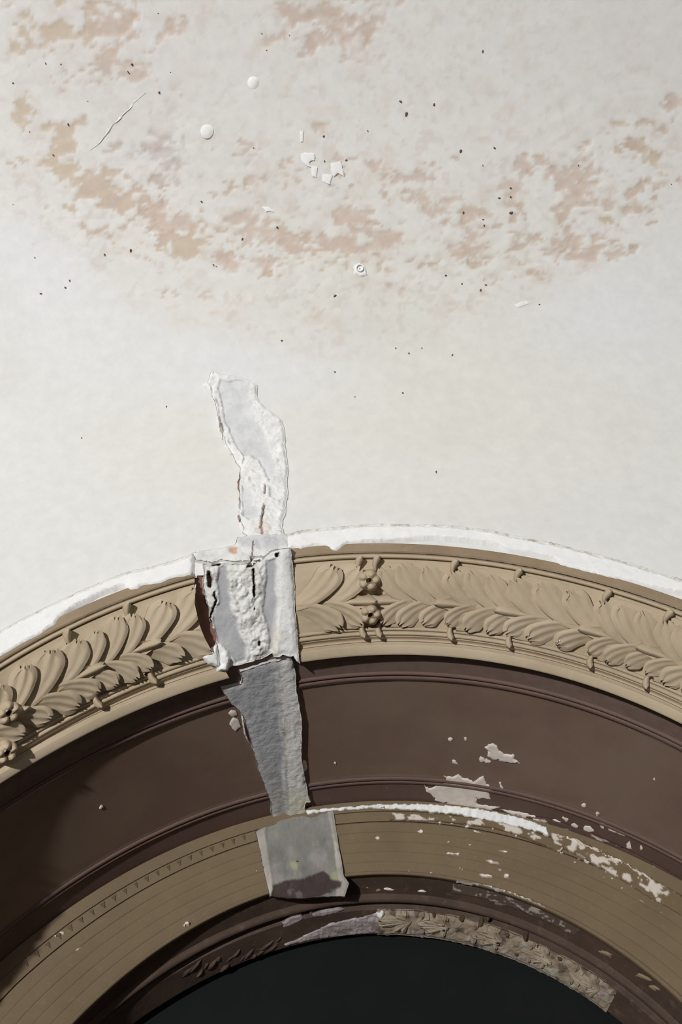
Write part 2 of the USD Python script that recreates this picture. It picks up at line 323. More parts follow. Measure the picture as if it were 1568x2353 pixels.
back = obj('unlit_room_sheet', box(-1.35, 1.35, 1.10, 1.16, -2.25, 1.35), UNLIT_ROOM); tag(back, 'near-black sheet in the inner arch opening, standing in for the unlit room behind', kind='structure')  # near-black sheet paints in the darkness of an unlit room behind

# ragged smears and marks on the wall
def wall_patch(px, mat, parent, name, amp=.004, f=60, seed=0, step=.006, lift=.003, rough=.002, skirt=.01, label=None, rf=40, smooth=60):
    g = outline(WALL, px, amp, f, seed)
    ms, uv, d = patch(WALL, g, step, lambda q, d: np.minimum(lift, .0012 + d * 2.5) + (fb(q, rf, seed + 3, 5)) * rough * 2 * smoothstep(0, .01, d), skirt)
    return obj(name, ms, mat, parent, smooth=smooth, label=label)
SM_R = [(655,1238),(700,1228),(760,1222),(850,1214),(950,1214),(1050,1218),(1130,1229),(1200,1245),(1300,1264),(1400,1290),(1500,1320),(1600,1352),(1720,1400),(1720,1425),(1620,1390),(1568,1370),(1540,1365),(1500,1358),(1450,1345),(1400,1335),(1330,1318),(1285,1306),(1270,1290),(1230,1280),(1170,1272),(1150,1262),(1130,1256),(1080,1249),(1000,1243),(920,1248),(850,1252),(800,1256),(775,1274),(760,1271),(750,1262),(720,1262),(690,1270),(680,1264),(660,1268)]
SM_L = [(450,1278),(430,1287),(400,1298),(350,1311),(300,1322),(250,1340),(200,1361),(150,1384),(100,1408),(50,1432),(0,1460),(-100,1520),(-100,1572),(0,1519),(50,1490),(105,1460),(132,1440),(140,1424),(170,1404),(200,1388),(240,1368),(270,1357),(290,1354),(300,1363),(318,1362),(330,1354),(380,1346),(395,1338),(445,1330)]
wall_patch(SM_R, WHITE, wall, 'plaster_smear', .004, 45, 5, .006, .016, .003, .03, label='bright white plaster smeared along the upper edge of the arch, right of the crack')
wall_patch(SM_L, WHITE, wall, 'plaster_smear', .004, 45, 6, .006, .016, .003, .03, label='bright white plaster smeared along the upper edge of the arch, left of the crack')
# the crusty line along its top, of broken plaster
for S0, sd in ((SM_R[:12], 7), (SM_L[:11], 8)):
    a = np.array(S0, float); px = np.vstack([a + [0, -9], a[::-1] + [0, 5]])
    g = outline(WALL, px, .004, 70, sd)
    ms, uv, d = patch(WALL, g, .0045, lambda q, d: .002 + np.maximum(0, fb(q, 55, sd, 4)) * .030 * smoothstep(0, .006, d), .01)
    cl = blend(np.tile([.74, .73, .69], (len(uv), 1)), smoothstep(.02, .16, fb(uv, 70, sd + 1)), (.52, .48, .40))
    obj('plaster_crust', ms, TINT_ROUGH, wall, col=cl)
wall_patch([(20,1478),(60,1452),(92,1428),(100,1437),(90,1455),(60,1470),(35,1490)], GREY, wall, 'grey_filler', .003, 60, 9, .005, .0125, .001)
def lump(S, x, y, a, b, h, ang=0., seed=0, n=14, var=1.):
    """A low rounded lump on a surface, a by b photograph pixels there."""
    c, p = uv_of(S, [(x, y), (x + 10, y)]); k = np.linalg.norm(p - c) / 10
    q = np.linspace(0, 2 * math.pi, n, endpoint=False); rings = []
    for t, hh in ((1, -.3), (1, .15), (.75, .7), (.35, 1.0)):
        w = 1 + var * (.25 * np.sin(q * 2 + seed) + .15 * np.sin(q * 3 + 2 * seed))
        du, dv = a * k * t * np.cos(q) * w, b * k * t * np.sin(q) * w
        rings.append(S.P(c[0] + du * math.cos(ang) - dv * math.sin(ang), c[1] + du * math.sin(ang) + dv * math.cos(ang), np.full(n, h * hh)))
    V = np.vstack(rings + [S.P(c[:1], c[1:], np.array([h]))]); F = []
    for r in range(3):
        for q in range(n): F += [[r * n + q, r * n + (q + 1) % n, r * n + n + (q + 1) % n], [r * n + q, r * n + n + (q + 1) % n, r * n + n + q]]
    F += [[3 * n + q, 3 * n + (q + 1) % n, 4 * n] for q in range(n)]
    V, F = np.array(V), np.array(F)
    nn = np.cross(V[F[-1][1]] - V[F[-1][0]], V[F[-1][2]] - V[F[-1][0]])
    if nn @ S.normal(c[:1], c[1:])[0] < 0: F = F[:, ::-1]
    return V, F
SPECKS = [(364,31,3),(602,78,3),(665,81,2),(613,116,3),(105,146,3),(140,148,3),(303,148,4),(295,166,4),(392,166,2),(30,191,3),(366,213,4),(202,233,2),(157,286,4),(68,303,2),(921,233,4),(934,262,6),(998,240,4),(744,313,4),(746,370,3),(796,368,3),(1059,347,5),(1174,432,3),(1148,455,3),(1174,452,3),(1065,488,3),(1111,505,4),(1113,518,4),(1175,489,8),(637,522,4),(463,463,3),(557,549,3),(240,585,3),(300,575,4),(80,592,3),(94,675,4),(150,661,5),(160,645,3),(770,680,5),(648,783,4),(1025,633,3),(1062,652,3),(1105,667,5),(1117,655,4),(940,812,4),(926,903,4),(383,935,3),(188,1007,4),(1003,1085,5),(1110,380,2),(583,340,3),(1330,380,2),(490,608,2),(497,612,2),(122,356,2),(1543,424,3),(910,800,2),(970,800,3),(1040,816,3),(770,855,3),(816,912,2),(30,470,2),(1137,340,3),(1110,118,3),(1240,700,3),(845,300,2)]
eu = uv_of(WALL, [(s[0], s[1]) for s in SPECKS])
for (x, y, s), q in zip(SPECKS, eu):
    par = ceil if q[1] > np.interp(q[0], edge[:, 0], edge[:, 1]) else wall
    a = random.uniform(.4, .65) * s; obj('fly_speck', lump(WALL, x, y, a, s * random.uniform(.5, .9), .004, random.uniform(0, 3), x, 8), SPECK, par)
for x, y, s in ((582, 190, 13), (476, 302, 15)):
    obj('filler_dab', lump(WALL, x, y, s, s * 1.05, .007, 0, .3, 28, .12), WHITE, ceil, label='round white dab of filler')
g = [(812,612),(826,604),(840,612),(845,634),(830,637),(814,630)]
wall_patch(g, WHITE, ceil, 'plug_surround', .001, 60, 15, .004, .008, .001)
q = np.linspace(0, 2 * math.pi, 25); c0, c1 = uv_of(WALL, [(827, 619), (837, 619)]); k = np.linalg.norm(c1 - c0) / 10
obj('plug_ring', sheet(np.stack([WALL.P(c0[0] + k * r_ * np.cos(q), c0[1] + k * r_ * np.sin(q), np.full(25, h_)) for r_, h_ in ((9, .004), (8.4, .016), (7.2, .016), (6.6, .004))]), True), WHITE, ceil, label='small round wall plug ring')
obj('plug_hole', lump(WALL, 827, 620, 1.8, 1.8, .0105, 0, 0, 10), SPECK, ceil)  # dark lump for the hole, its inner shade painted in
for k, g in enumerate(([(692,352),(724,352),(724,366),(712,372),(716,384),(704,380),(694,372)],[(714,380),(730,384),(728,408),(718,406)],[(760,376),(784,370),(792,405),(776,398),(766,408)],[(740,400),(764,402),(758,424),(742,418)],[(690,302),(698,302),(697,326),(691,326)],[(602,474),(618,476),(630,486),(612,486)],[(1180,700),(1212,690),(1218,697),(1190,708)])):
    wall_patch(g, WHITE, ceil, 'filler_stroke', .005, 110, 30 + k, .005, .003, .0005, .004)
a = uv_of(WALL, [(330, 215), (300, 245), (262, 285), (210, 345)]); q = np.linspace(0, 1, 40)
sc = np.stack([np.interp(q, [0, .3, .65, 1], a[:, 0]), np.interp(q, [0, .3, .65, 1], a[:, 1])], -1) + np.stack([fb(np.stack([q, q], -1), 9, 5), fb(np.stack([q, q], -1), 9, 6)], -1) * .02
obj('scratch_ridge', sheet(np.stack([WALL.P(sc[:, 0] + o_, sc[:, 1] + o_ * .8, np.full(40, h_)) for o_, h_ in ((-.007, .0003), (-.003, .0016), (.003, .0016), (.007, .0003))]), True), WHITE, ceil)
# ------------------------------------------------------------------ arch: soffit, inner arch, dark reveal
PH = np.linspace(-1.57, 1.57, 420) * 1.5
def strip(S, prof, us=PH, u0=None, u1=None, cap=.05, wob=.0, seed=0):
    """A run of moulding along a band: prof = (v, h) points; u0(v), u1(v) give its ends; the ends are closed."""
    prof = np.array(prof, float); v = prof[:, 0]; h = prof[:, 1]
    a = np.full(len(v), us[0]) if u0 is None else u0(v)
    b = np.full(len(v), us[-1]) if u1 is None else u1(v)
    t = (us - us[0]) / (us[-1] - us[0]); U = a[None] + (b - a)[None] * t[:, None]
    V = np.broadcast_to(v, U.shape); Hh = np.broadcast_to(h, U.shape).copy()
    if wob: Hh = Hh + fb(np.stack([U, V], -1), 9, seed) * wob
    G = S.P(U, V, Hh); lo = S.P(U, V, Hh * 0 - cap)
    return sheet(np.concatenate([lo[:1], G, lo[-1:]], 0), True)
def arc(v, h, r, n=6):
    """Half-round bead profile."""
    q = np.linspace(math.pi, 0, n); return [(v + r * math.cos(x), h + r * math.sin(x)) for x in q]
def V_at(S, x, y): return float(uv_of(S, [(x, y)])[0, 1])

s1, s2 = V_at(SOFFIT, 900, 1553), V_at(SOFFIT, 900, 1792)
sof = thing('arch_soffit', 'brown painted curved soffit under the carved outer arch, with raised border lines', 'soffit')
obj('border_band', strip(SOFFIT, [(-.03, 0), (s1 - .018, 0)]), BORDER, sof, label='grey-brown stippled border')
obj('border_bead', strip(SOFFIT, [(s1 - .018, 0)] + arc(s1 - .011, .001, .006) + arc(s1 + .006, -.001, .009) + [(s1 + .018, 0)]), REDBROWN, sof)
obj('panel', strip(SOFFIT, [(s1 + .018, 0), (s1 + .03, -.002), (.5 * (s1 + s2), -.002), (s2 - .03, -.002), (s2 - .018, 0)], wob=.003), BROWN, sof)
obj('border_bead', strip(SOFFIT, [(s2 - .018, 0)] + arc(s2 - .008, -.001, .008) + arc(s2 + .008, .001, .006) + [(s2 + .018, 0)]), REDBROWN, sof)
obj('border_band', strip(SOFFIT, [(s2 + .018, 0), (.71, 0)]), REDBROWN, sof, label='red-brown stippled border')

w = FASCIA_S.w
inner = thing('stepped_arch_band', 'olive brown stepped arch band framing the dark inner arch', 'arch')
f1, f2 = V_at(FASCIA_S, 300, 2032), V_at(FASCIA_S, 300, 2065)
obj('outer_fillet', strip(FASCIA_S, [(-.004, .0), (-.004, .020), (f1, .020), (f1 + .002, .014)]), FASCIA, inner)
obj('dentil_band', strip(FASCIA_S, [(f1 + .002, .014), (f2 - .003, .014)]), FASCIA, inner)
obj('groove', strip(FASCIA_S, [(f2 - .003, .014), (f2 - .002, .009), (f2 + .001, .009)]), GROOVE, inner)
st = np.linspace(f2 + .001, w, 6)
for k in range(5):
    h = .016 - .0020 * k
    obj('stepped_band', strip(FASCIA_S, [(st[k], h - .0012), (st[k] + .003, h), (st[k + 1] - .003, h - .0008), (st[k + 1], h - .0022)], wob=.002, seed=k), FASCIA, inner)
obj('inner_edge', strip(FASCIA_S, [(w - .001, .004)] + arc(w + .003, .006, .006) + [(w + .010, -.004), (w + .010, -.03)]), FASCIA, inner)
ul = uv_of(FASCIA_S, [(60, 2215), (585, 1930)])[:, 0]
def wedge(S, u, v, du, dv, h):
    V = np.vstack([S.P(np.array([u - du, u + du, u]), np.array([v, v, v + dv]), np.array([-.002] * 3)), S.P(np.array([u - du * .8, u + du * .8, u]), np.array([v + dv * .1, v + dv * .1, v + dv * .8]), np.array([h] * 3))])
    F = np.array([[3, 4, 5], [0, 1, 4], [0, 4, 3], [1, 2, 5], [1, 5, 4], [2, 0, 3], [2, 3, 5]])
    n = np.cross(V[4] - V[3], V[5] - V[3])
    if n @ S.normal(np.array([u]), np.array([v]))[0] < 0: F = F[:, ::-1]
    return V, F
for q, u in enumerate(np.arange(ul[0], ul[1], .040)):
    obj('dentil', wedge(FASCIA_S, u, f1 + .004, .009 * (.8 + .4 * ((q * 37) % 10) / 10), (f2 - f1) * .6, .0165), DENTILM, inner, smooth=False)

rv1, rv2, rv3 = V_at(REVEAL, 934, 2063), V_at(REVEAL, 960, 2087), V_at(REVEAL, 934, 2144)
rev = thing('inner_arch_reveal', 'dark brown reveal with a rounded rib under the stepped olive brown arch band', 'reveal')
obj('reveal_band', strip(REVEAL, [(-.01, 0), (rv1 - .018, 0)], wob=.004), DARKPAINT, rev)
obj('rounded_rib', strip(REVEAL, [(rv1 - .018, 0)] + arc(rv1, .004, .013, 8) + [(rv1 + .016, -.004)]), DARKPAINT, rev)
obj('hollow', strip(REVEAL, [(rv1 + .016, -.004), (.5 * (rv1 + rv2) + .01, -.016), (rv2 - .004, -.008), (rv2, .0)]), DARKPAINT, rev)
obj('edge_band', strip(REVEAL, [(rv2, .0), (rv2 + .004, .008), (rv3 - .004, .008), (rv3, .004), (rv3, -.05)]), DARKPAINT, rev)

# ------------------------------------------------------------------ carved outer arch: gap, profile
GAP_L = np.array([(441, 1276), (445, 1300), (447, 1340), (445, 1388), (455, 1430), (467, 1462), (488, 1500), (505, 1522), (526, 1556)], float)
GAP_R = np.array([(664, 1250), (668, 1290), (674, 1340), (678, 1390), (680, 1440), (684, 1490), (692, 1530)], float)
gl, gr = uv_of(FACE, GAP_L), uv_of(FACE, GAP_R)
gapL = lambda v: np.interp(v, gl[:, 1], gl[:, 0]); gapR = lambda v: np.interp(v, gr[:, 1], gr[:, 0])
FW = FACE.w
va = lambda y: V_at(FACE, 1000, y)
b1, b2 = va(1450), va(1459)
vF, vLeaf0, vLeaf1 = va(1281), va(1298), va(1441)
c0, c1 = va(1465), va(1483)
def hband(v): return .002 + .012 * np.sin(np.pi * np.clip((v - vF) / (b1 - vF), 0, 1)) ** 1.0
PROFILES = [
 ('fillet_bead', [(-.002, .004), (0, .000), (.002, .004)] + arc(.007, .006, .0055) + [(.013, .002), (.0145, -.003), (.017, .004)], TAN),
 ('leaf_band', [(v, hband(v)) for v in np.linspace(.017, b1 - .011, 22)], TAN),
 ('lower_bead', [(b1 - .011, hband(b1 - .011))] + arc(b1 - .004, .010, .0055) + [(b1 + .0022, .008)] + arc(b2 - .002, .011, .0052) + [(b2 + .005, .008)], TAN),
 ('hollow', [(b2 + .005, .008)] + [(c0 + (c1 - c0) * t, .008 - .014 * math.sin(math.pi * t) + .006 * t) for t in np.linspace(0, 1, 9)], TAN),
 ('lip_band', [(c1, .014), (c1 + .003, .0165), (FW - .006, .0165), (FW, .012), (FW + .001, .002), (FW + .001, -.03)], TAN)]
mouldL = thing('carved_frieze', 'tan carved plaster arch frieze left of the broken gap, acanthus leaves pointing right', 'frieze')
mouldR = thing('carved_frieze', 'tan carved plaster arch frieze right of the broken gap, with two rosettes at the crown', 'frieze')
uL = np.linspace(-1.57 * 1.5, -.30, 220); uR = np.linspace(-.2, 1.57 * 1.5, 260)
FP = [(0, -.01), (0, .006), (.003, .008), (.033, .008), (.036, .004)]
obj('outer_fillet', strip(FILLET, FP, uL, u1=lambda v: 0 * v + gapL(0.)), TAN_DARK, mouldL); obj('outer_fillet', strip(FILLET, FP, uR, u0=lambda v: 0 * v + gapR(0.)), TAN_DARK, mouldR)
for nm, pr, mt in PROFILES:
    obj(nm, strip(FACE, pr, uL, u1=gapL, wob=.002, seed=3), mt, mouldL); obj(nm, strip(FACE, pr, uR, u0=gapR, wob=.002, seed=3), mt, mouldR)
gv = np.linspace(.0, FW + .004, 20); gU = np.linspace(-.62, -.10, 30)
core = FACE.P(gU[:, None] + 0 * gv[None], gv[None] + 0 * gU[:, None], -.012 - .045 * smoothstep(FW - .075, FW - .03, gv)[None] + .010 * fb(np.stack(np.meshgrid(gU, gv, indexing='ij'), -1), 12, 2))
obj('brick_core', sheet(core, True), CAVITY, wall, label='dark red-brown masonry seen in the gap of the arch moulding')

# ------------------------------------------------------------------ carved leaves
vm = va(1383)
def lobe(S, path, wid, h0, h1, hb, n=15, m=11, crest=.5, flute=.0016, nf=3, seed=0, clip=None, under=.012, tilt=0.):
    """One leaflet: path = (u, v) points of its mid line from root to tip; rises to the tip and drops off there."""
    path = np.array(path, float); t = np.linspace(0, 1, n)
    if len(path) == 3: p = ((1 - t) ** 2)[:, None] * path[0] + (2 * t * (1 - t))[:, None] * path[1] + (t ** 2)[:, None] * path[2]
    else: p = path[0] + t[:, None] * (path[1] - path[0])
    T = np.gradient(p, axis=0); T /= np.linalg.norm(T, axis=1, keepdims=True); N = np.stack([-T[:, 1], T[:, 0]], -1)
    L = np.linalg.norm(path[-1] - path[0])
    wd = wid * (.30 + .70 * t ** .7) * np.sqrt(np.clip(1 - np.clip((t - .78) / .235, 0, 1) ** 2, 0, 1))
    c = np.linspace(-1, 1, m)
    q = p[:, None] + N[:, None] * (wd[:, None, None] * c[None, :, None])
    q = q + T[:, None] * (L * (.055 if tilt else .035) * np.cos(c * math.pi * (3 if tilt else 1.5) + seed) * t[:, None] ** 3)[..., None]
    z = (h0 + (h1 - h0) * t ** .8)[:, None] * (1 - crest * c[None] ** 2) + flute * np.cos(nf * math.pi * c)[None] * t[:, None]
    if tilt: z = z * (1 + .85 * tilt * c[None] * np.clip(1.25 - t, .3, 1)[:, None])
    z += fb(q, 70, seed) * .0025
    z = z + hb(q[..., 1])
    # a row on each side goes down under the surface
    Z = np.pad(z, 1, mode='edge'); Qp = np.pad(q, ((1, 1), (1, 1), (0, 0)), mode='edge')
    Z[0] = Z[-1] = hb(Qp[0, :, 1]) - under; Z[-1] = hb(Qp[-1, :, 1]) - under
    Z[:, 0] = hb(Qp[:, 0, 1]) - under; Z[:, -1] = hb(Qp[:, -1, 1]) - under
    if tilt:  # the edges are undercut
        mid_ = Qp[:, m // 2 + 1].copy()
        Qp[:, 0] += .34 * (mid_ - Qp[:, 0]); Qp[:, -1] += .34 * (mid_ - Qp[:, -1]); Qp[-1] += .10 * (Qp[n // 2] - Qp[-1])
    if clip is not None: Qp[..., 0] = clip(Qp[..., 0], Qp[..., 1])
    G = S.P(Qp[..., 0], Qp[..., 1], Z)
    ms = sheet(G)
    f = ms[1]; fn = np.cross(ms[0][f[:, 1]] - ms[0][f[:, 0]], ms[0][f[:, 2]] - ms[0][f[:, 0]]); nn = S.normal(Qp[..., 0], Qp[..., 1]).reshape(-1, 3)[f[:, 0]]
    return (ms[0], f[:, ::-1]) if (fn * nn).sum() < 0 else ms
MID = .5 * (vLeaf0 + vLeaf1)
def leaf(parent, u, dr, L, Lp, seed, clip=None, keep=None, flat=1.0):
    """An acanthus leaf: its tip edge at u, pointing to dr, length L of its unit; the leaf before it covers its root."""
    r = np.random.default_rng(seed)
    root = L * 1.12
    nu, nv = 34, 40
    v = np.linspace(vLeaf0 - .004, vLeaf1 + .002, nv); t = np.linspace(0, 1, nu)
    e = .058 * np.exp(-((v - vm) / .017) ** 2) - .010 - .006 * np.cos((v - vm) * 260)
    s = -root + (root + e)[None] * t[:, None]
    z = .001 + .024 * t[:, None] ** 1.8 * flat * (1 - .25 * ((v - vm) / .09)[None] ** 2) + .006 * np.exp(-((v - vm) / .0045) ** 2)[None] * (.4 + .6 * t[:, None])
    U = u + dr * s; Vv = np.broadcast_to(v, U.shape); z = z + hband(Vv) + fb(np.stack([U, Vv], -1), 40, seed) * .003
    Up = np.pad(U, 1, mode='edge'); Vp = np.pad(Vv, 1, mode='edge'); Z = np.pad(z, 1, mode='edge')
    for sl in ((0,), (-1,)): Z[sl[0]] = hband(Vp[sl[0]]) - .01
    Z[:, 0] = hband(Vp[:, 0]) - .008; Z[:, -1] = hband(Vp[:, -1]) - .008
    if clip is not None: Up = clip(Up, Vp)
    ms = sheet(FACE.P(Up, Vp, Z), dr > 0); x = obj('leaf', ms, TAN, parent)
    hb = lambda q: hband(q) + .003
    for side in (-1, 1):
        span = (vm - vLeaf0) if side < 0 else (vLeaf1 - vm)
        for k in range(3):
            a = -L * (1.12 - .335 * k) + r.uniform(-.004, .004)
            reach = (.88, .93, .84)[k] * span * r.uniform(.93, 1.04)
            ln = L * (.52, .54, .50)[k]
            wd = (.038, .042, .040)[k] * (1 if side < 0 else .86) * r.uniform(.92, 1.08) * (L / .19) ** .4
            p = [(u + dr * a, vm + side * .004), (u + dr * (a + ln * .62), vm + side * reach * .22), (u + dr * (a + ln), vm + side * reach)]
            if keep is not None and not keep(.5 * (p[0][0] + p[2][0]), p[1][1]): continue
            obj('leaflet', lobe(FACE, p, wd, .003, (.031, .030, .032)[k] * flat, hb, n=22, m=19, crest=.16, flute=.0017, nf=3, tilt=dr * side * -1., seed=seed * 10 + k + (5 if side > 0 else 0), clip=clip), TAN, x)
    tip = [(u - dr * L * .30, vm), (u + dr * .052, vm)]
    if keep is None or keep(tip[1][0], vm): obj('leaf_tip', lobe(FACE, tip, .020, .012, .044 * flat, hb, crest=.8, flute=0, seed=seed + 77, clip=clip), TAN, x)
    return x
KR = uv_of(FACE, [(848, 1380), (1042, 1372), (1184, 1388), (1380, 1440), (1516, 1486), (1640, 1560), (1760, 1660)])[:, 0]; KR = np.append(KR, [0, 0, 0])
crown = KR[0]
KR = KR - crown
for i_ in range(5, 10): KR[i_] = KR[i_ - 1] + (KR[3] - KR[2], KR[4] - KR[3])[i_ % 2]
KL = -KR.copy(); kl = uv_of(FACE, [(319, 1476), (185, 1530)])[:, 0] - crown
KL[3], KL[4] = kl
ros2 = uv_of(FACE, [(12, 1650)])[0, 0] - crown
KL[5] = ros2
clipL = lambda U, V: np.minimum(U, gapL(V) - .001)
clipR = lambda U, V: np.maximum(U, gapR(V) + .001)
KL[6:] = KL[5] - (KR[6:] - KR[5])
for k in range(2, 9):
    L = abs(KL[k] - KL[k + 1])
    leaf(mouldL, crown + KL[k], 1, L, 0, 100 + k, clip=clipL, keep=lambda a, b: a < gapL(b) - .006)
leaf(mouldR, crown - .034, 1, abs(KL[1]), 0, 90, clip=clipR, keep=lambda a, b: a > gapR(b) + .01)
leaf(mouldR, crown + .046, -1, abs(KR[1]) * .78, 0, 91, flat=.75)
for k in range(1, 9): leaf(mouldR, crown + KR[k], -1, abs(KR[k + 1] - KR[k]), 0, 92 + k, flat=.85)
# eyelets at the ends of each leaf, on both rims
def eyelet(parent, u, top, seed):
    v0, v1 = (.006, .048) if top else (vLeaf1 - .012, b2 + .006)
    r = np.random.default_rng(seed); hb = lambda q: hband(q) * 0 + .008
    p = [(u - .006, v1), (u - .012, .5 * (v0 + v1)), (u + .004, v0)] if top else [(u + .002, v0), (u - .010, .5 * (v0 + v1)), (u + .004, v1)]
    obj('eyelet', lobe(FACE, p, .0110, .018, .030, hb, n=12, m=9, crest=.35, flute=0, seed=seed), TAN, parent)
for k in (3, 4, 6, 7, 8): eyelet(mouldL, crown + KL[k], 1, k); eyelet(mouldL, crown + KL[k] + .004, 0, k + 20)
for k in range(1, 9): eyelet(mouldR, crown + KR[k], 1, k + 40); eyelet(mouldR, crown + KR[k], 0, k + 60)
for d in (-.020, .026): eyelet(mouldR, crown + d, 1, 80); eyelet(mouldR, crown + d, 0, 81)
def rosette(parent, x, y, rad, h):
    cu, cv = uv_of(FACE, [(x, y)])[0]
    q = np.linspace(0, 2 * math.pi, 41)[:-1]; R = np.array([1.0, 1.0, .93, .8, .62, .45, .30, .20, .13, .0])
    z = np.array([-.5, .25, .62, .9, 1.0, .95, .85, .62, .35, .25]) * h
    pet = 1 + .13 * np.abs(np.cos(2.5 * q))[None] * np.clip(R, 0, 1)[:, None] - .06
    U = cu + rad * R[:, None] * pet * np.cos(q)[None]; Vv = cv + rad * R[:, None] * pet * np.sin(q)[None]
    Z = hband(Vv) + z[:, None] * (1 - .22 * (1 - np.abs(np.cos(2.5 * q)))[None] * (R > .35)[:, None])
    G = FACE.P(U, Vv, Z); G = np.concatenate([G, G[:, :1]], 1); x_ = obj('rosette', sheet(G[:7], True), TAN, parent, smooth=55); obj('eye', sheet(G[6:], True), TAN_DARK, x_, smooth=55)
rosette(mouldR, 847, 1332, .031, .058); rosette(mouldR, 850, 1410, .030, .058)
rosette(mouldL, 8, 1632, .031, .06); rosette(mouldL, 6, 1722, .031, .06)
def plate(S, px, mat, parent, name, h=.004, amp=.002, f=90, seed=0, step=.005, label=None):
    g = outline(S, px, amp, f, seed); ms, uv, d = patch(S, g, step, lambda q, d: h * smoothstep(-.001, .004, d) + fb(q, 60, seed, 4) * h * .6, .004)
    return obj(name, ms, mat, parent, smooth=50, label=label)
# ------------------------------------------------------------------ the broken place: plaster block in the gap of the moulding
BLK = [(466,1296),(480,1300),(500,1294),(530,1296),(560,1296),(580,1290),(600,1284),(622,1268),(640,1262),(668,1258),(672,1300),(676,1350),(677,1400),(682,1450),(684,1500),(688,1524),(679,1517),(672,1504),(662,1506),(648,1502),(638,1508),(628,1510),(624,1500),(612,1508),(590,1515),(570,1522),(545,1528),(528,1532),(520,1541),(495,1540),(497,1530),(477,1524),(461,1509),(485,1492),(497,1478),(500,1464),(497,1454),(488,1444),(480,1421),(481,1396),(476,1386),(470,1363),(466,1342),(469,1322)]
BG = [[(502,1302),(522,1302),(525,1363),(528,1393),(536,1410),(543,1424),(551,1465),(566,1485),(564,1516),(543,1521),(525,1500),(499,1470),(492,1430),(489,1400),(502,1386),(500,1350)],
      [(612,1286),(635,1284),(635,1304),(630,1335),(635,1383),(632,1424),(630,1462),(622,1490),(614,1490),(619,1465),(614,1434),(602,1399),(607,1368),(612,1322)]]
HOLES = [[(578,1287),(590,1290),(580,1302),(567,1304)],[(592,1288),(604,1278),(607,1284),(596,1291)],[(633,1272),(641,1270),(640,1280),(634,1280)],[(476,1312),(483,1315),(489,1333),(484,1351),(478,1348)],[(593,1472),(598,1474),(597,1482),(592,1482)],[(487,1298),(506,1295),(506,1298),(488,1301)]]
RIDGE = [(640,1255),(670,1255),(676,1350),(679,1400),(684,1450),(690,1530),(640,1515),(628,1500),(632,1470),(634,1420),(640,1380),(635,1330),(640,1290)]
blk = thing('plaster_infill', 'rough white and grey plaster filling the broken gap between the two carved arch friezes', 'plaster')
g = outline(FACE, BLK, .0025, 70, 3, .003)
mid = [(560,1300),(600,1300),(606,1360),(600,1400),(612,1440),(616,1490),(600,1512),(575,1520),(566,1485),(552,1450),(540,1405),(530,1370),(528,1320)]
def blk_fields(q):
    gr_ = np.maximum(*[inside(FACE, p, q, .004, .006, 50, 20 + k) for k, p in enumerate(BG)])
    hl = np.max([inside(FACE, p, q, .0015, .002, 120, 30 + k) for k, p in enumerate(HOLES)], 0)
    hl = np.maximum(hl, along(FACE, [(581,1308),(584,1345),(583,1390),(581,1435)], q, .0028, .003) * (fb(q, 40, 9) > -.03))
    hl = np.maximum(hl, along(FACE, [(492,1362),(497,1380),(490,1395),(482,1420),(488,1440)], q, .0026, .003) * .9)
    rg = inside(FACE, RIDGE, q, .009, .003, 40, 44); cr = inside(FACE, mid, q, .010, .008, 40, 45)
    return gr_, hl, rg, cr
def blk_h(q, d):
    gr_, hl, rg, cr = blk_fields(q)
    rough = np.abs(fb(q, 28, 1, 5)) * .038 + fb(q, 90, 2, 4) * .012
    h = .010 + .006 * smoothstep(0, .02, d) + rough * (1 - gr_ * .92) * (1 - rg * .55) * (.55 + .9 * cr) - gr_ * .006 + rg * .020 + cr * .004
    return h - hl * .034
ms, uv, d = patch(FACE, g, .0026, blk_h, .045)
gr_, hl, rg, cr = blk_fields(uv)
cl = np.tile([.78, .775, .75], (len(uv), 1)); cl = blend(cl, gr_, (.46, .46, .475)); cl = blend(cl, rg * .8, (.84, .84, .83))
cl = blend(cl, smoothstep(.08, .22, fb(uv, 24, 60)) * (1 - gr_) * .5, (.62, .60, .52)); cl = blend(cl, hl, (.10, .048, .032))
cl = blend(cl, inside(FACE, [(627,1440),(640,1440),(642,1500),(628,1508)], uv, .012) * .4, (.78, .66, .52))
obj('rough_plaster', ms, TINT_ROUGH, blk, col=cl)
def chip_on(S, px, mat, parent, name, h0, h1, seed, label=None, amp=.002):
    gg = outline(S, px, amp, 90, seed, .003); m_, _, _ = patch(S, gg, .004, lambda q, d: h0 + (h1 - h0) * smoothstep(0, .006, d) + fb(q, 60, seed, 4) * .006, -h0 + .003 if h0 < .01 else .004)
    return obj(name, m_, mat, parent, smooth=45, label=label)
chip_on(FACE, [(450,1342),(445,1352),(434,1366),(445,1366),(449,1362)], WHITE, blk, 'torn_flake', .012, .022, 3)
chip_on(FACE, [(461,1509),(487,1488),(497,1480),(501,1500),(503,1530),(497,1531),(476,1524)], WHITE, blk, 'torn_flake', .018, .030, 4)
chip_on(FACE, [(505,1500),(520,1495),(530,1512),(524,1528),(521,1541),(496,1541),(500,1530),(508,1525)], WHITE, blk, 'torn_flake', .016, .034, 5)
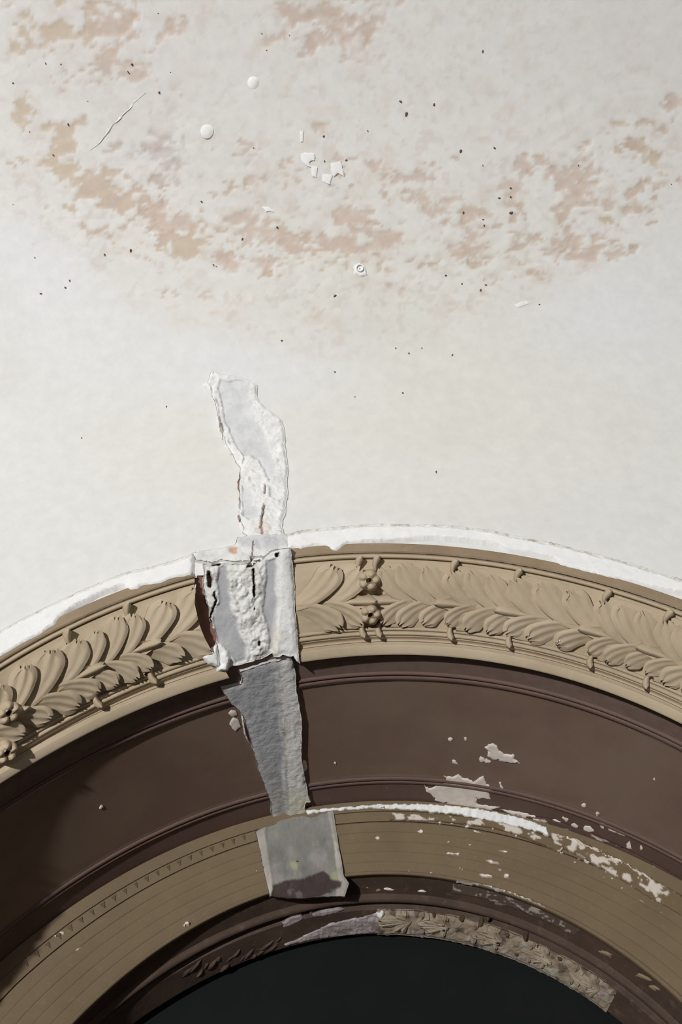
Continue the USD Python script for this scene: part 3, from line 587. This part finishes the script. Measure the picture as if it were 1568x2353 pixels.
# ragged grey plaster on the wall above the gap
RAG = [(441,1279),(470,1269),(510,1264),(540,1258),(546,1240),(570,1236),(610,1234),(652,1233),(668,1240),(668,1266),(640,1268),(622,1274),(606,1284),(596,1282),(582,1284),(575,1294),(540,1296),(505,1292),(487,1298),(466,1296),(450,1292)]
g = outline(WALL, RAG, .003, 70, 13, .003)
ms, uv, d = patch(WALL, g, .004, lambda q, d: .008 + .006 * smoothstep(0, .01, d) + np.abs(fb(q, 36, 14, 5)) * .022, .05)
cl = blend(np.tile([.76, .755, .73], (len(uv), 1)), inside(WALL, [(545,1245),(655,1238),(660,1262),(610,1272),(560,1262)], uv, .012, .01, 40, 3), (.60, .60, .615))
cl = blend(cl, inside(WALL, [(528,1268),(546,1264),(546,1280),(540,1282),(526,1276)], uv, .003), (.66, .40, .30))
cl = blend(cl, along(WALL, [(583,1252),(582,1275),(578,1290)], uv, .003), (.12, .06, .04))
obj('ragged_plaster', ms, TINT_ROUGH, blk, col=cl)

# ------------------------------------------------------------------ scar running up the wall
SCAR = [(488,850),(500,856),(515,862),(540,866),(560,870),(578,878),(592,886),(590,905),(598,925),(615,940),(632,952),(648,968),(653,985),(656,1010),(656,1035),(660,1060),(664,1085),(660,1110),(663,1135),(658,1160),(656,1185),(649,1200),(650,1218),(656,1236),(600,1240),(572,1237),(560,1228),(552,1215),(553,1203),(546,1190),(552,1172),(545,1155),(552,1138),(546,1120),(548,1100),(552,1078),(540,1060),(536,1045),(520,1030),(516,1010),(506,985),(502,960),(497,940),(493,922),(484,905),(483,893),(466,886),(478,876)]
SG = [[(507,876),(525,880),(545,874),(565,876),(577,886),(573,905),(580,935),(590,972),(603,995),(616,1008),(618,1038),(625,1050),(633,1085),(627,1092),(622,1112),(613,1096),(605,1082),(595,1062),(578,1050),(560,1053),(548,1035),(530,1000),(516,965),(510,920),(502,898)],
      [(557,1120),(575,1128),(585,1146),(578,1165),(598,1170),(597,1190),(575,1200),(560,1190),(556,1150)],[(618,1118),(628,1122),(638,1140),(634,1150),(622,1145)]]
scar = thing('plaster_scar', 'ragged white plaster scar with grey filler, running up the wall above the arch', 'crack')
g = outline(WALL, SCAR, .0035, 60, 17, .003)
CRK = [(490,858),(491,880),(488,895),(500,925),(504,950),(509,980),(519,1008),(533,1030),(545,1048),(550,1065),(552,1085),(548,1110),(549,1135),(553,1155),(547,1175),(551,1195),(554,1208),(561,1222)]
def scar_fields(q):
    gg = np.max([inside(WALL, p, q, .003, .006, 60, 70 + k) for k, p in enumerate(SG)], 0)
    ck = along(WALL, CRK, q, .0034, .006, 60, 3) * smoothstep(-.10, .02, fb(q, 16, 81))
    ck = np.maximum(ck, along(WALL, [(549,1085),(551,1100),(547,1112),(548,1134)], q, .006, .003))
    ck = np.maximum(ck, along(WALL, [(611,1118),(609,1140)], q, .0028)); ck = np.maximum(ck, along(WALL, [(608,1165),(605,1185),(601,1205),(603,1232)], q, .0040, .004))
    return gg, ck
def scar_h(q, d):
    gg, ck = scar_fields(q)
    h = .004 + (np.abs(fb(q, 30, 5, 5)) * .026 + fb(q, 90, 6, 3) * .008) * (1 - gg) * smoothstep(0, .012, d) + .006 * (1 - gg) * smoothstep(0, .01, d)
    return np.maximum(h - ck * .012, .0008)
ms, uv, d = patch(WALL, g, .0032, scar_h, .01)
gg, ck = scar_fields(uv)
cl = blend(np.tile([.83, .83, .815], (len(uv), 1)), gg * .9, (.69, .695, .705)); cl = blend(cl, smoothstep(.1, .25, fb(uv, 20, 61)) * (1 - gg) * .4, (.78, .74, .66)); cl = blend(cl, np.minimum(1, ck * 1.0), (.22, .12, .085))
cl = blend(cl, inside(WALL, [(585,1205),(620,1200),(622,1228),(590,1232)], uv, .012) * .35, (.78, .62, .50))
obj('rough_plaster', ms, TINT_ROUGH, scar, col=cl)
for k, px in enumerate(([(478,880),(466,886),(476,900),(486,912),(492,905),(488,890)],[(497,925),(500,945),(497,962),(503,990),(512,1012),(508,985),(505,955),(502,935)],[(520,1020),(537,1046),(530,1046),(516,1026)],[(554,1040),(566,1058),(556,1078),(547,1060)],[(546,1150),(556,1160),(552,1180),(544,1172)],[(556,1200),(566,1222),(556,1226),(548,1208)])):
    chip_on(WALL, px, WHITE, scar, 'lifted_flake', .004, .017, 40 + k)

# ------------------------------------------------------------------ plaster streak down the soffit
STK = [(506,1577),(528,1573),(553,1566),(556,1552),(550,1538),(575,1530),(600,1521),(630,1514),(640,1508),(655,1506),(668,1507),(674,1518),(677,1540),(680,1580),(686,1610),(692,1650),(692,1690),(691,1730),(696,1765),(704,1800),(707,1820),(713,1834),(702,1834),(698,1848),(705,1862),(700,1878),(660,1884),(626,1888),(622,1865),(622,1840),(612,1815),(603,1790),(592,1765),(583,1730),(575,1700),(564,1662),(558,1640),(548,1626),(530,1612),(520,1598),(512,1588)]
STK_R = [(634,1505),(670,1500),(680,1560),(696,1650),(694,1730),(700,1790),(716,1836),(706,1885),(662,1885),(658,1830),(650,1780),(652,1720),(644,1660),(640,1600),(636,1550)]
stk = thing('plaster_streak', 'grey and white plaster streak running down across the brown soffit from the gap', 'plaster')
g = outline(SOFFIT, STK, .0035, 50, 19, .004)
def stk_fields(q): return inside(SOFFIT, STK_R, q, .008, .004, 40, 90), smoothstep(.0, .2, fb(q, 10, 91, 5))
def stk_h(q, d):
    rg, sm = stk_fields(q)
    return .0095 + .002 * smoothstep(0, .02, d) + rg * .007 + np.abs(fb(q * [1, .35], 26, 92, 5)) * (.007 + .006 * rg) + fb(q, 60, 94, 3) * .003
ms, uv, d = patch(SOFFIT, g, .0042, stk_h, .012)
rg, sm = stk_fields(uv); vv = uv[:, 1] / SOFFIT.w
cl = blend(np.tile([.50, .51, .535], (len(uv), 1)), sm * .6, (.60, .60, .615)); cl = blend(cl, smoothstep(.05, .2, fb(uv, 14, 95)) * .5, (.42, .43, .46))
cl = blend(cl, rg * .97, (.92, .915, .90)); cl = blend(cl, rg * smoothstep(.05, .2, fb(uv, 16, 96)) * .35, (.74, .62, .55)); cl = blend(cl, (1 - smoothstep(.0, .018, d)) * .5 * (1 - rg), (.74, .69, .68))
cl = blend(cl, smoothstep(.72, .9, vv) * (.2 + .4 * rg), (.72, .70, .50)); cl = blend(cl, smoothstep(.45, .8, vv) * .35 * (1 - rg), (.36, .35, .33))
cl = blend(cl, along(SOFFIT, [(636,1512),(641,1600),(646,1655),(652,1700),(653,1740),(656,1790),(660,1850)], uv, .008, .006, 40, 93) * .6, (.30, .29, .29))  # dark line in the crease beside the ridge, shade painted into the colour
obj('filler', ms, TINT_ROUGH, stk, col=cl)
chip_on(SOFFIT, [(552,1632),(560,1650),(566,1690),(572,1705),(562,1690),(556,1660)], ROUGHW, stk, 'lifted_flake', .006, .016, 50)
for k, (x, y, a, b) in enumerate(((540, 1665, 14, 16), (535, 1640, 10, 8), (700, 1760, 7, 14))): plate(SOFFIT, [(x - a, y), (x - a * .3, y - b), (x + a * .6, y - b * .7), (x + a, y + b * .4), (x, y + b)], CHIP, stk, 'smear', .002, .004, 80, 60 + k)

# ------------------------------------------------------------------ square repair on the inner arch
SQ = [(587,1913),(620,1890),(660,1880),(705,1874),(766,1866),(772,1900),(778,1945),(786,1985),(790,2015),(802,2030),(792,2062),(740,2062),(700,2066),(660,2066),(620,2062),(612,2030),(602,1985),(597,1955)]
rep = thing('plaster_repair', 'square grey plaster repair with pale edges on the stepped inner arch band', 'plaster')
g = outline(FASCIA_S, [p for p in SQ], .002, 60, 21, .003)
TORN = [(626,2036),(655,2024),(690,2022),(715,2012),(745,2004),(765,2022),(785,2030),(775,2045),(740,2062),(700,2072),(622,2072)]
def rep_f(q):
    ed = np.maximum(inside(FASCIA_S, [(584,1915),(610,1905),(612,1930),(620,1985),(626,2030),(628,2070),(612,2070),(600,1985)], q, .004, .004, 60, 5), inside(FASCIA_S, [(752,1862),(768,1862),(780,1945),(792,2015),(806,2030),(795,2066),(770,2066),(778,2030),(772,1990),(766,1930)], q, .004, .004, 60, 6))
    return ed, inside(FASCIA_S, TORN, q, .004, .008, 50, 7)
def rep_h(q, d):
    ed, tn = rep_f(q)
    return .0175 + .003 * smoothstep(0, .008, d) + ed * .003 + fb(q, 26, 97, 5) * .008 - tn * .0005
ms, uv, d = patch(FASCIA_S, g, .0034, rep_h, .01)
ed, tn = rep_f(uv)
cl = blend(np.tile([.235, .23, .21], (len(uv), 1)), smoothstep(.02, .2, fb(uv, 12, 98)) * .7, (.32, .295, .285)); cl = blend(cl, smoothstep(.10, .22, fb(uv, 18, 99)) * .8, (.40, .39, .24)); cl = blend(cl, smoothstep(.08, .2, fb(uv, 15, 100)) * .5, (.17, .165, .15))
cl = blend(cl, ed * (.4 + .5 * smoothstep(-.1, .1, fb(uv, 14, 104))), (.60, .54, .48)); cl = blend(cl, tn * .95, (.05, .033, .032)); cl = blend(cl, tn * smoothstep(.08, .18, fb(uv, 30, 101)) * .5, (.22, .20, .20))  # torn part is near-black: the dark of a void painted into the colour
obj('filler', ms, TINT_ROUGH, rep, col=cl)
obj('pit', lump(FASCIA_S, 683, 1981, 4, 2.5, .027, 0, 1, 8), SPECK, rep)  # dark lump drawn in place of a hollow

# ------------------------------------------------------------------ bare patches where the paint has come away
def ell(x, y, a, b, ang=0, n=9, seed=0):
    r = np.random.default_rng(seed + int(x * 7 + y)); q = np.linspace(0, 2 * math.pi, n, endpoint=False) + r.uniform(-.2, .2, n); w = r.uniform(.55, 1.2, n)
    ca, sa = math.cos(ang), math.sin(ang); X, Y = a * w * np.cos(q), b * w * np.sin(q)
    return np.stack([x + X * ca - Y * sa, y + X * sa + Y * ca], -1)
plate(SOFFIT, [(975,1800),(990,1812),(1015,1805),(1025,1780),(1036,1784),(1050,1778),(1065,1788),(1090,1796),(1113,1784),(1118,1800),(1134,1812),(1122,1822),(1124,1832),(1092,1834),(1100,1846),(1150,1856),(1130,1864),(1060,1852),(1000,1842),(985,1825)], CHIP, sof, 'bare_patch', .003, .022, 48, 2, .004, 'large pale bare plaster patch')
plate(SOFFIT, [(1115,1716),(1140,1714),(1150,1726),(1175,1735),(1192,1752),(1170,1750),(1150,1749),(1128,1742)], CHIP, sof, 'bare_patch', .003, .020, 55, 3, .004)
for x, y, a, b, t in ((1107,1746,7,8,0),(1120,1750,8,6,0),(1035,1700,7,6,0),(1070,1699,5,5,.5),(1046,1752,8,4,.5),(1342,1851,6,4,.3),(1373,1871,5,4,0),(1384,1893,11,12,0),(1350,1907,14,9,.3),(1408,1905,16,6,.5),(1428,1915,12,5,.6),(1446,1942,6,13,-.3),(1475,1948,4,6,0),(1300,1882,9,4,.5),(1322,1898,10,6,.5),(1280,1890,14,7,.5),(890,1812,3,2,0),(1505,1790,3,3,0),(770,1754,3,3,0),(235,1855,6,4,-.6),(1154,1810,2,14,-.4)):
    plate(SOFFIT, ell(x, y, a, b, t), CHIP, sof, 'bare_patch', .002, .006, 130, int(x), .004)
plate(SOFFIT, [(1150,1858),(1190,1864),(1225,1874),(1262,1890),(1268,1902),(1230,1892),(1190,1880)], CHIP, sof, 'bare_patch', .003, .014, 60, 12, .004)
plate(SOFFIT, [(1428,1958),(1442,1957),(1465,1972),(1510,1996),(1568,2030),(1640,2080),(1640,2096),(1568,2050),(1500,2014),(1455,1988),(1438,1972)], CHIP, sof, 'bare_patch', .003, .016, 60, 13, .005)
plate(FASCIA_S, [(700,1862),(800,1854),(934,1847),(1030,1851),(1109,1861),(1200,1880),(1258,1902),(1264,1926),(1200,1908),(1130,1892),(1050,1878),(950,1867),(850,1863),(770,1869),(706,1876)], WHITE, inner, 'plaster_line', .0235, .007, 90, 14, .004, 'thick white plaster line along the top edge')
plate(FASCIA_S, [(1270,1918),(1300,1922),(1380,1955),(1450,1990),(1530,2040),(1530,2050),(1450,2002),(1380,1968),(1310,1936)], CHIP, inner, 'bare_patch', .0225, .008, 100, 15, .004)
r = np.random.default_rng(5)
CH = [(965,1912,11,7),(810,1928,12,4),(870,1928,9,6),(1029,1937,6,5),(1078,1942,9,6),(1100,1914,26,5),(1042,1963,22,7),(1090,1970,8,5),(1158,1958,15,6),(1130,1982,22,6),(1060,1998,22,3),(1100,2003,12,3),(884,2000,6,3),(990,2006,14,3),(940,2003,5,3),(1190,1995,9,3),(1120,2012,20,6),(1165,2015,12,7),(1150,2000,10,4),(880,1896,14,2.5),(935,1896,16,2.5),(840,1912,10,2),(1010,1890,8,7),(1040,1892,9,8),(1075,1900,9,8),(1270,1938,12,12),(1445,2022,14,8),(142,2146,9,9),(127,2152,6,7),(170,2132,8,4),(75,2196,22,4),(187,2180,26,4),(40,2235,20,4),(430,2124,10,8),(590,2000,4,5),(230,2250,5,4)]
for k in range(26):
    t = k / 25; x = 960 + t * 330; y = 1866 + 75 * t ** 1.7 + r.uniform(4, 20); CH.append((x, y, r.uniform(3, 9), r.uniform(3, 8)))
for k in range(46):
    t = r.uniform(0, 1); x = 1290 + t * 290; y = 1945 + 165 * t + r.uniform(-14, 26); CH.append((x, y, r.uniform(4, 14), r.uniform(2.5, 6)))
def scuff(S, px, mat_rgb, chip_rgb, parent, h, seed, cover, f=70, name='scuffed_band', aniso=.5):
    g = outline(S, px, .004, 60, seed, .004); fl = lambda q: smoothstep(cover, cover + .05, fb(q * [aniso, 1], f, seed, 6)) 
    ms, uv, d = patch(S, g, .0036, lambda q, d: h * smoothstep(-.001, .003, d) + .0015 * fl(q), .003)
    c = blend(np.tile(mat_rgb, (len(uv), 1)), fl(uv) * smoothstep(0, .008, d), chip_rgb); obj(name, ms, TINT, parent, col=c)
FC, CC = (.166, .12, .07), (.66, .59, .52)
scuff(FASCIA_S, [(900,1868),(1000,1872),(1110,1882),(1200,1902),(1265,1925),(1300,1950),(1285,1965),(1230,1940),(1150,1912),(1060,1898),(960,1890),(890,1890)], FC, CC, inner, .0207, 201, .03)
scuff(FASCIA_S, [(1262,1912),(1330,1930),(1400,1962),(1480,2008),(1568,2060),(1640,2110),(1640,2160),(1568,2112),(1480,2062),(1400,2012),(1330,1972),(1270,1945)], FC, CC, inner, .0207, 202, .01)
scuff(REVEAL, [(1040,2028),(1120,2040),(1200,2065),(1280,2100),(1340,2135),(1320,2150),(1250,2115),(1180,2085),(1100,2062),(1040,2052)], (.10,.07,.055), (.40,.34,.29), rev, .004, 205, .06)
scuff(SOFFIT, [(1180,1868),(1260,1880),(1340,1905),(1440,1950),(1568,2020),(1568,2034),(1440,1972),(1340,1932),(1262,1906),(1190,1884)], (.128,.077,.063), CC, sof, .003, 206, .08)
slope = lambda x: math.atan((x - 915) * .00088)
for k, (x, y, a, b) in enumerate(CH): plate(FASCIA_S, ell(x, y, a, b, slope(x)), CHIP, inner, 'bare_patch', .0185, .006, 120, k, .004)
for k, (pts) in enumerate(([(1050,2022),(1120,2034),(1190,2055),(1260,2086),(1258,2092),(1188,2062),(1118,2041),(1050,2028)],)): plate(FASCIA_S, pts, CHIP, inner, 'bare_patch', .020, .004, 70, 70, .004)
for k, (x, y, a, b) in enumerate(((895,2043,12,4),(870,2046,6,4),(1075,2040,20,8),(1110,2052,24,10),(1150,2075,22,8),(970,2048,9,3),(1240,2095,16,5),(1300,2130,18,5),(845,2040,4,3),(1390,2190,22,5),(1480,2245,26,6),(1505,2270,14,6))): plate(REVEAL, ell(x, y, a, b, slope(x)), TAN_DARK if k not in (0, 5) else CHIP, rev, 'worn_patch', .003, .003, 90, k, .004)
obj('chip', lump(FACE, 1287, 1468, 3.5, 6, .04, 0, 2, 9), WHITE, mouldR, label='tiny bright white chip')

# ------------------------------------------------------------------ carved edging on the rim of the inner arch
WORN = paint('worn_carving', (.39, .32, .235), (.26, .205, .15), scale=16, c=(.44, .38, .35), cscale=30, camt=.7, bump=.4, bscale=60)
edg = thing('carved_edging', 'worn carved leaf edging on the rim of the inner arch, beside the dark opening', 'carving')
zb = lambda q: .008 + 0 * q
eu0, eu1 = uv_of(REVEAL, [(866, 2120)])[0, 0], uv_of(REVEAL, [(1470, 2330)])[0, 0]
qq = np.linspace(eu0, 1.05, 90)
g = Polygon(np.vstack([np.stack([qq, rv2 + .003 + fb(np.stack([qq, qq], -1), 12, 3) * .004], -1), np.stack([qq, rv3 + .002 + fb(np.stack([qq, qq], -1), 12, 4) * .005], -1)[::-1]])).buffer(0)
ms, uv, d = patch(REVEAL, g, .0035, lambda q, d: .007 + .006 * smoothstep(0, .02, d) + np.abs(fb(q, 34, 8, 5)) * .022, .02)
cl = np.tile([.34, .275, .20], (len(uv), 1)); cl = blend(cl, smoothstep(0, .14, fb(uv, 14, 9, 5)) * .8, (.40, .335, .32)); cl = blend(cl, smoothstep(.08, .2, fb(uv, 22, 10, 5)) * .8, (.10, .075, .05)); cl = blend(cl, smoothstep(.1, .2, fb(uv, 26, 11, 5)) * .7, (.46, .43, .36))
obj('edging_band', ms, TINT_ROUGH, edg, col=cl)
ve = .5 * (rv2 + rv3) - .1 * (rv3 - rv2); hw = .5 * (rv3 - rv2); r = np.random.default_rng(12)
for k, (x, y, s, mir) in enumerate(((940,2113,1.5,-1),(962,2114,1.2,1),(1030,2120,1.4,-1),(1085,2133,1.3,1),(1150,2152,1.25,-1),(1215,2180,1.0,1),(1262,2196,1.0,-1),(1320,2222,.9,1),(1378,2264,.9,-1))):
    c_ = uv_of(REVEAL, [(x, y)])[0]; x_ = None
    for q, a in enumerate((-1.35, 1.3, -.85, .8, -.4, .36, 0)):
        a = a + r.uniform(-.12, .12); ln = hw * (1.6 - .65 * abs(math.sin(a))) * s * r.uniform(.85, 1.15)
        e_ = (c_[0] + mir * ln * math.cos(a), ve + hw * .70 * math.sin(a)); m_ = (c_[0] + mir * ln * .25, ve + hw * .35 * math.sin(a))
        ms = lobe(REVEAL, [(c_[0] - mir * .010, ve), m_, e_], .0130 * s, .008, .017 * (.6 + .4 * s), zb, n=13, m=11, crest=.55, flute=.0030, nf=3, seed=k * 9 + q)
        x_ = obj('leaf' if x_ is None else 'leaflet', ms, WORN, edg if x_ is None else x_)
for k, (x, y, a) in enumerate(((1000,2098,7),(1012,2110,5),(1062,2106,6),(1105,2117,9),(1122,2104,7),(1168,2142,9),(1210,2150,7),(1240,2170,6),(1290,2196,6),(1190,2185,6),(915,2095,6),(1345,2235,7))):
    obj('pit', lump(REVEAL, x, y, a, a * .75, .0205, 0, k, 10), GROOVE, edg)  # holes drawn as dark lumps, their shade put into the colour
edl = thing('worn_edging', 'pale worn plaster on the rim of the inner arch, left of the carved leaves', 'plaster')
for k, (pts, h) in enumerate((([(640,2168),(680,2152),(720,2132),(760,2115),(800,2106),(840,2099),(868,2090),(880,2092),(880,2110),(878,2141),(820,2144),(784,2148),(720,2156),(660,2170)], .010), ([(712,2098),(740,2088),(780,2082),(796,2088),(760,2100),(725,2106)], .008), ([(645,2120),(670,2100),(690,2098),(700,2108),(675,2122),(650,2132)], .008))):
    g = outline(REVEAL, pts, .004, 60, k, .003); ms, uv, d = patch(REVEAL, g, .0035, lambda q, d: h * smoothstep(-.001, .008, d) + np.abs(fb(q, 40, 120 + k, 5)) * .012, .006)
    cl = blend(np.tile([.36, .31, .31], (len(uv), 1)), smoothstep(0, .15, fb(uv * [.5, 1], 30, 121, 5)) * .8, (.20, .155, .14)); cl = blend(cl, smoothstep(.04, .16, fb(uv * [.5, 1], 36, 122, 5)) * .8, (.58, .55, .55))
    obj('plaster_lump', ms, TINT_ROUGH, edl, col=cl)
obj('plaster_lump', lump(REVEAL, 874, 2094, 9, 9, .026, 0, 2, 14), ROUGHW, edl)
for k in range(16):
    x = 430 + k * 14; y = 2262 - (x - 400) * .42 + (x - 400) ** 2 * .0003 + r.uniform(-26, 10)
    obj('worn_knob', lump(REVEAL, x, y, r.uniform(10, 22), r.uniform(4, 7), r.uniform(.010, .016), -.5, k, 10), DARKPAINT, edl)
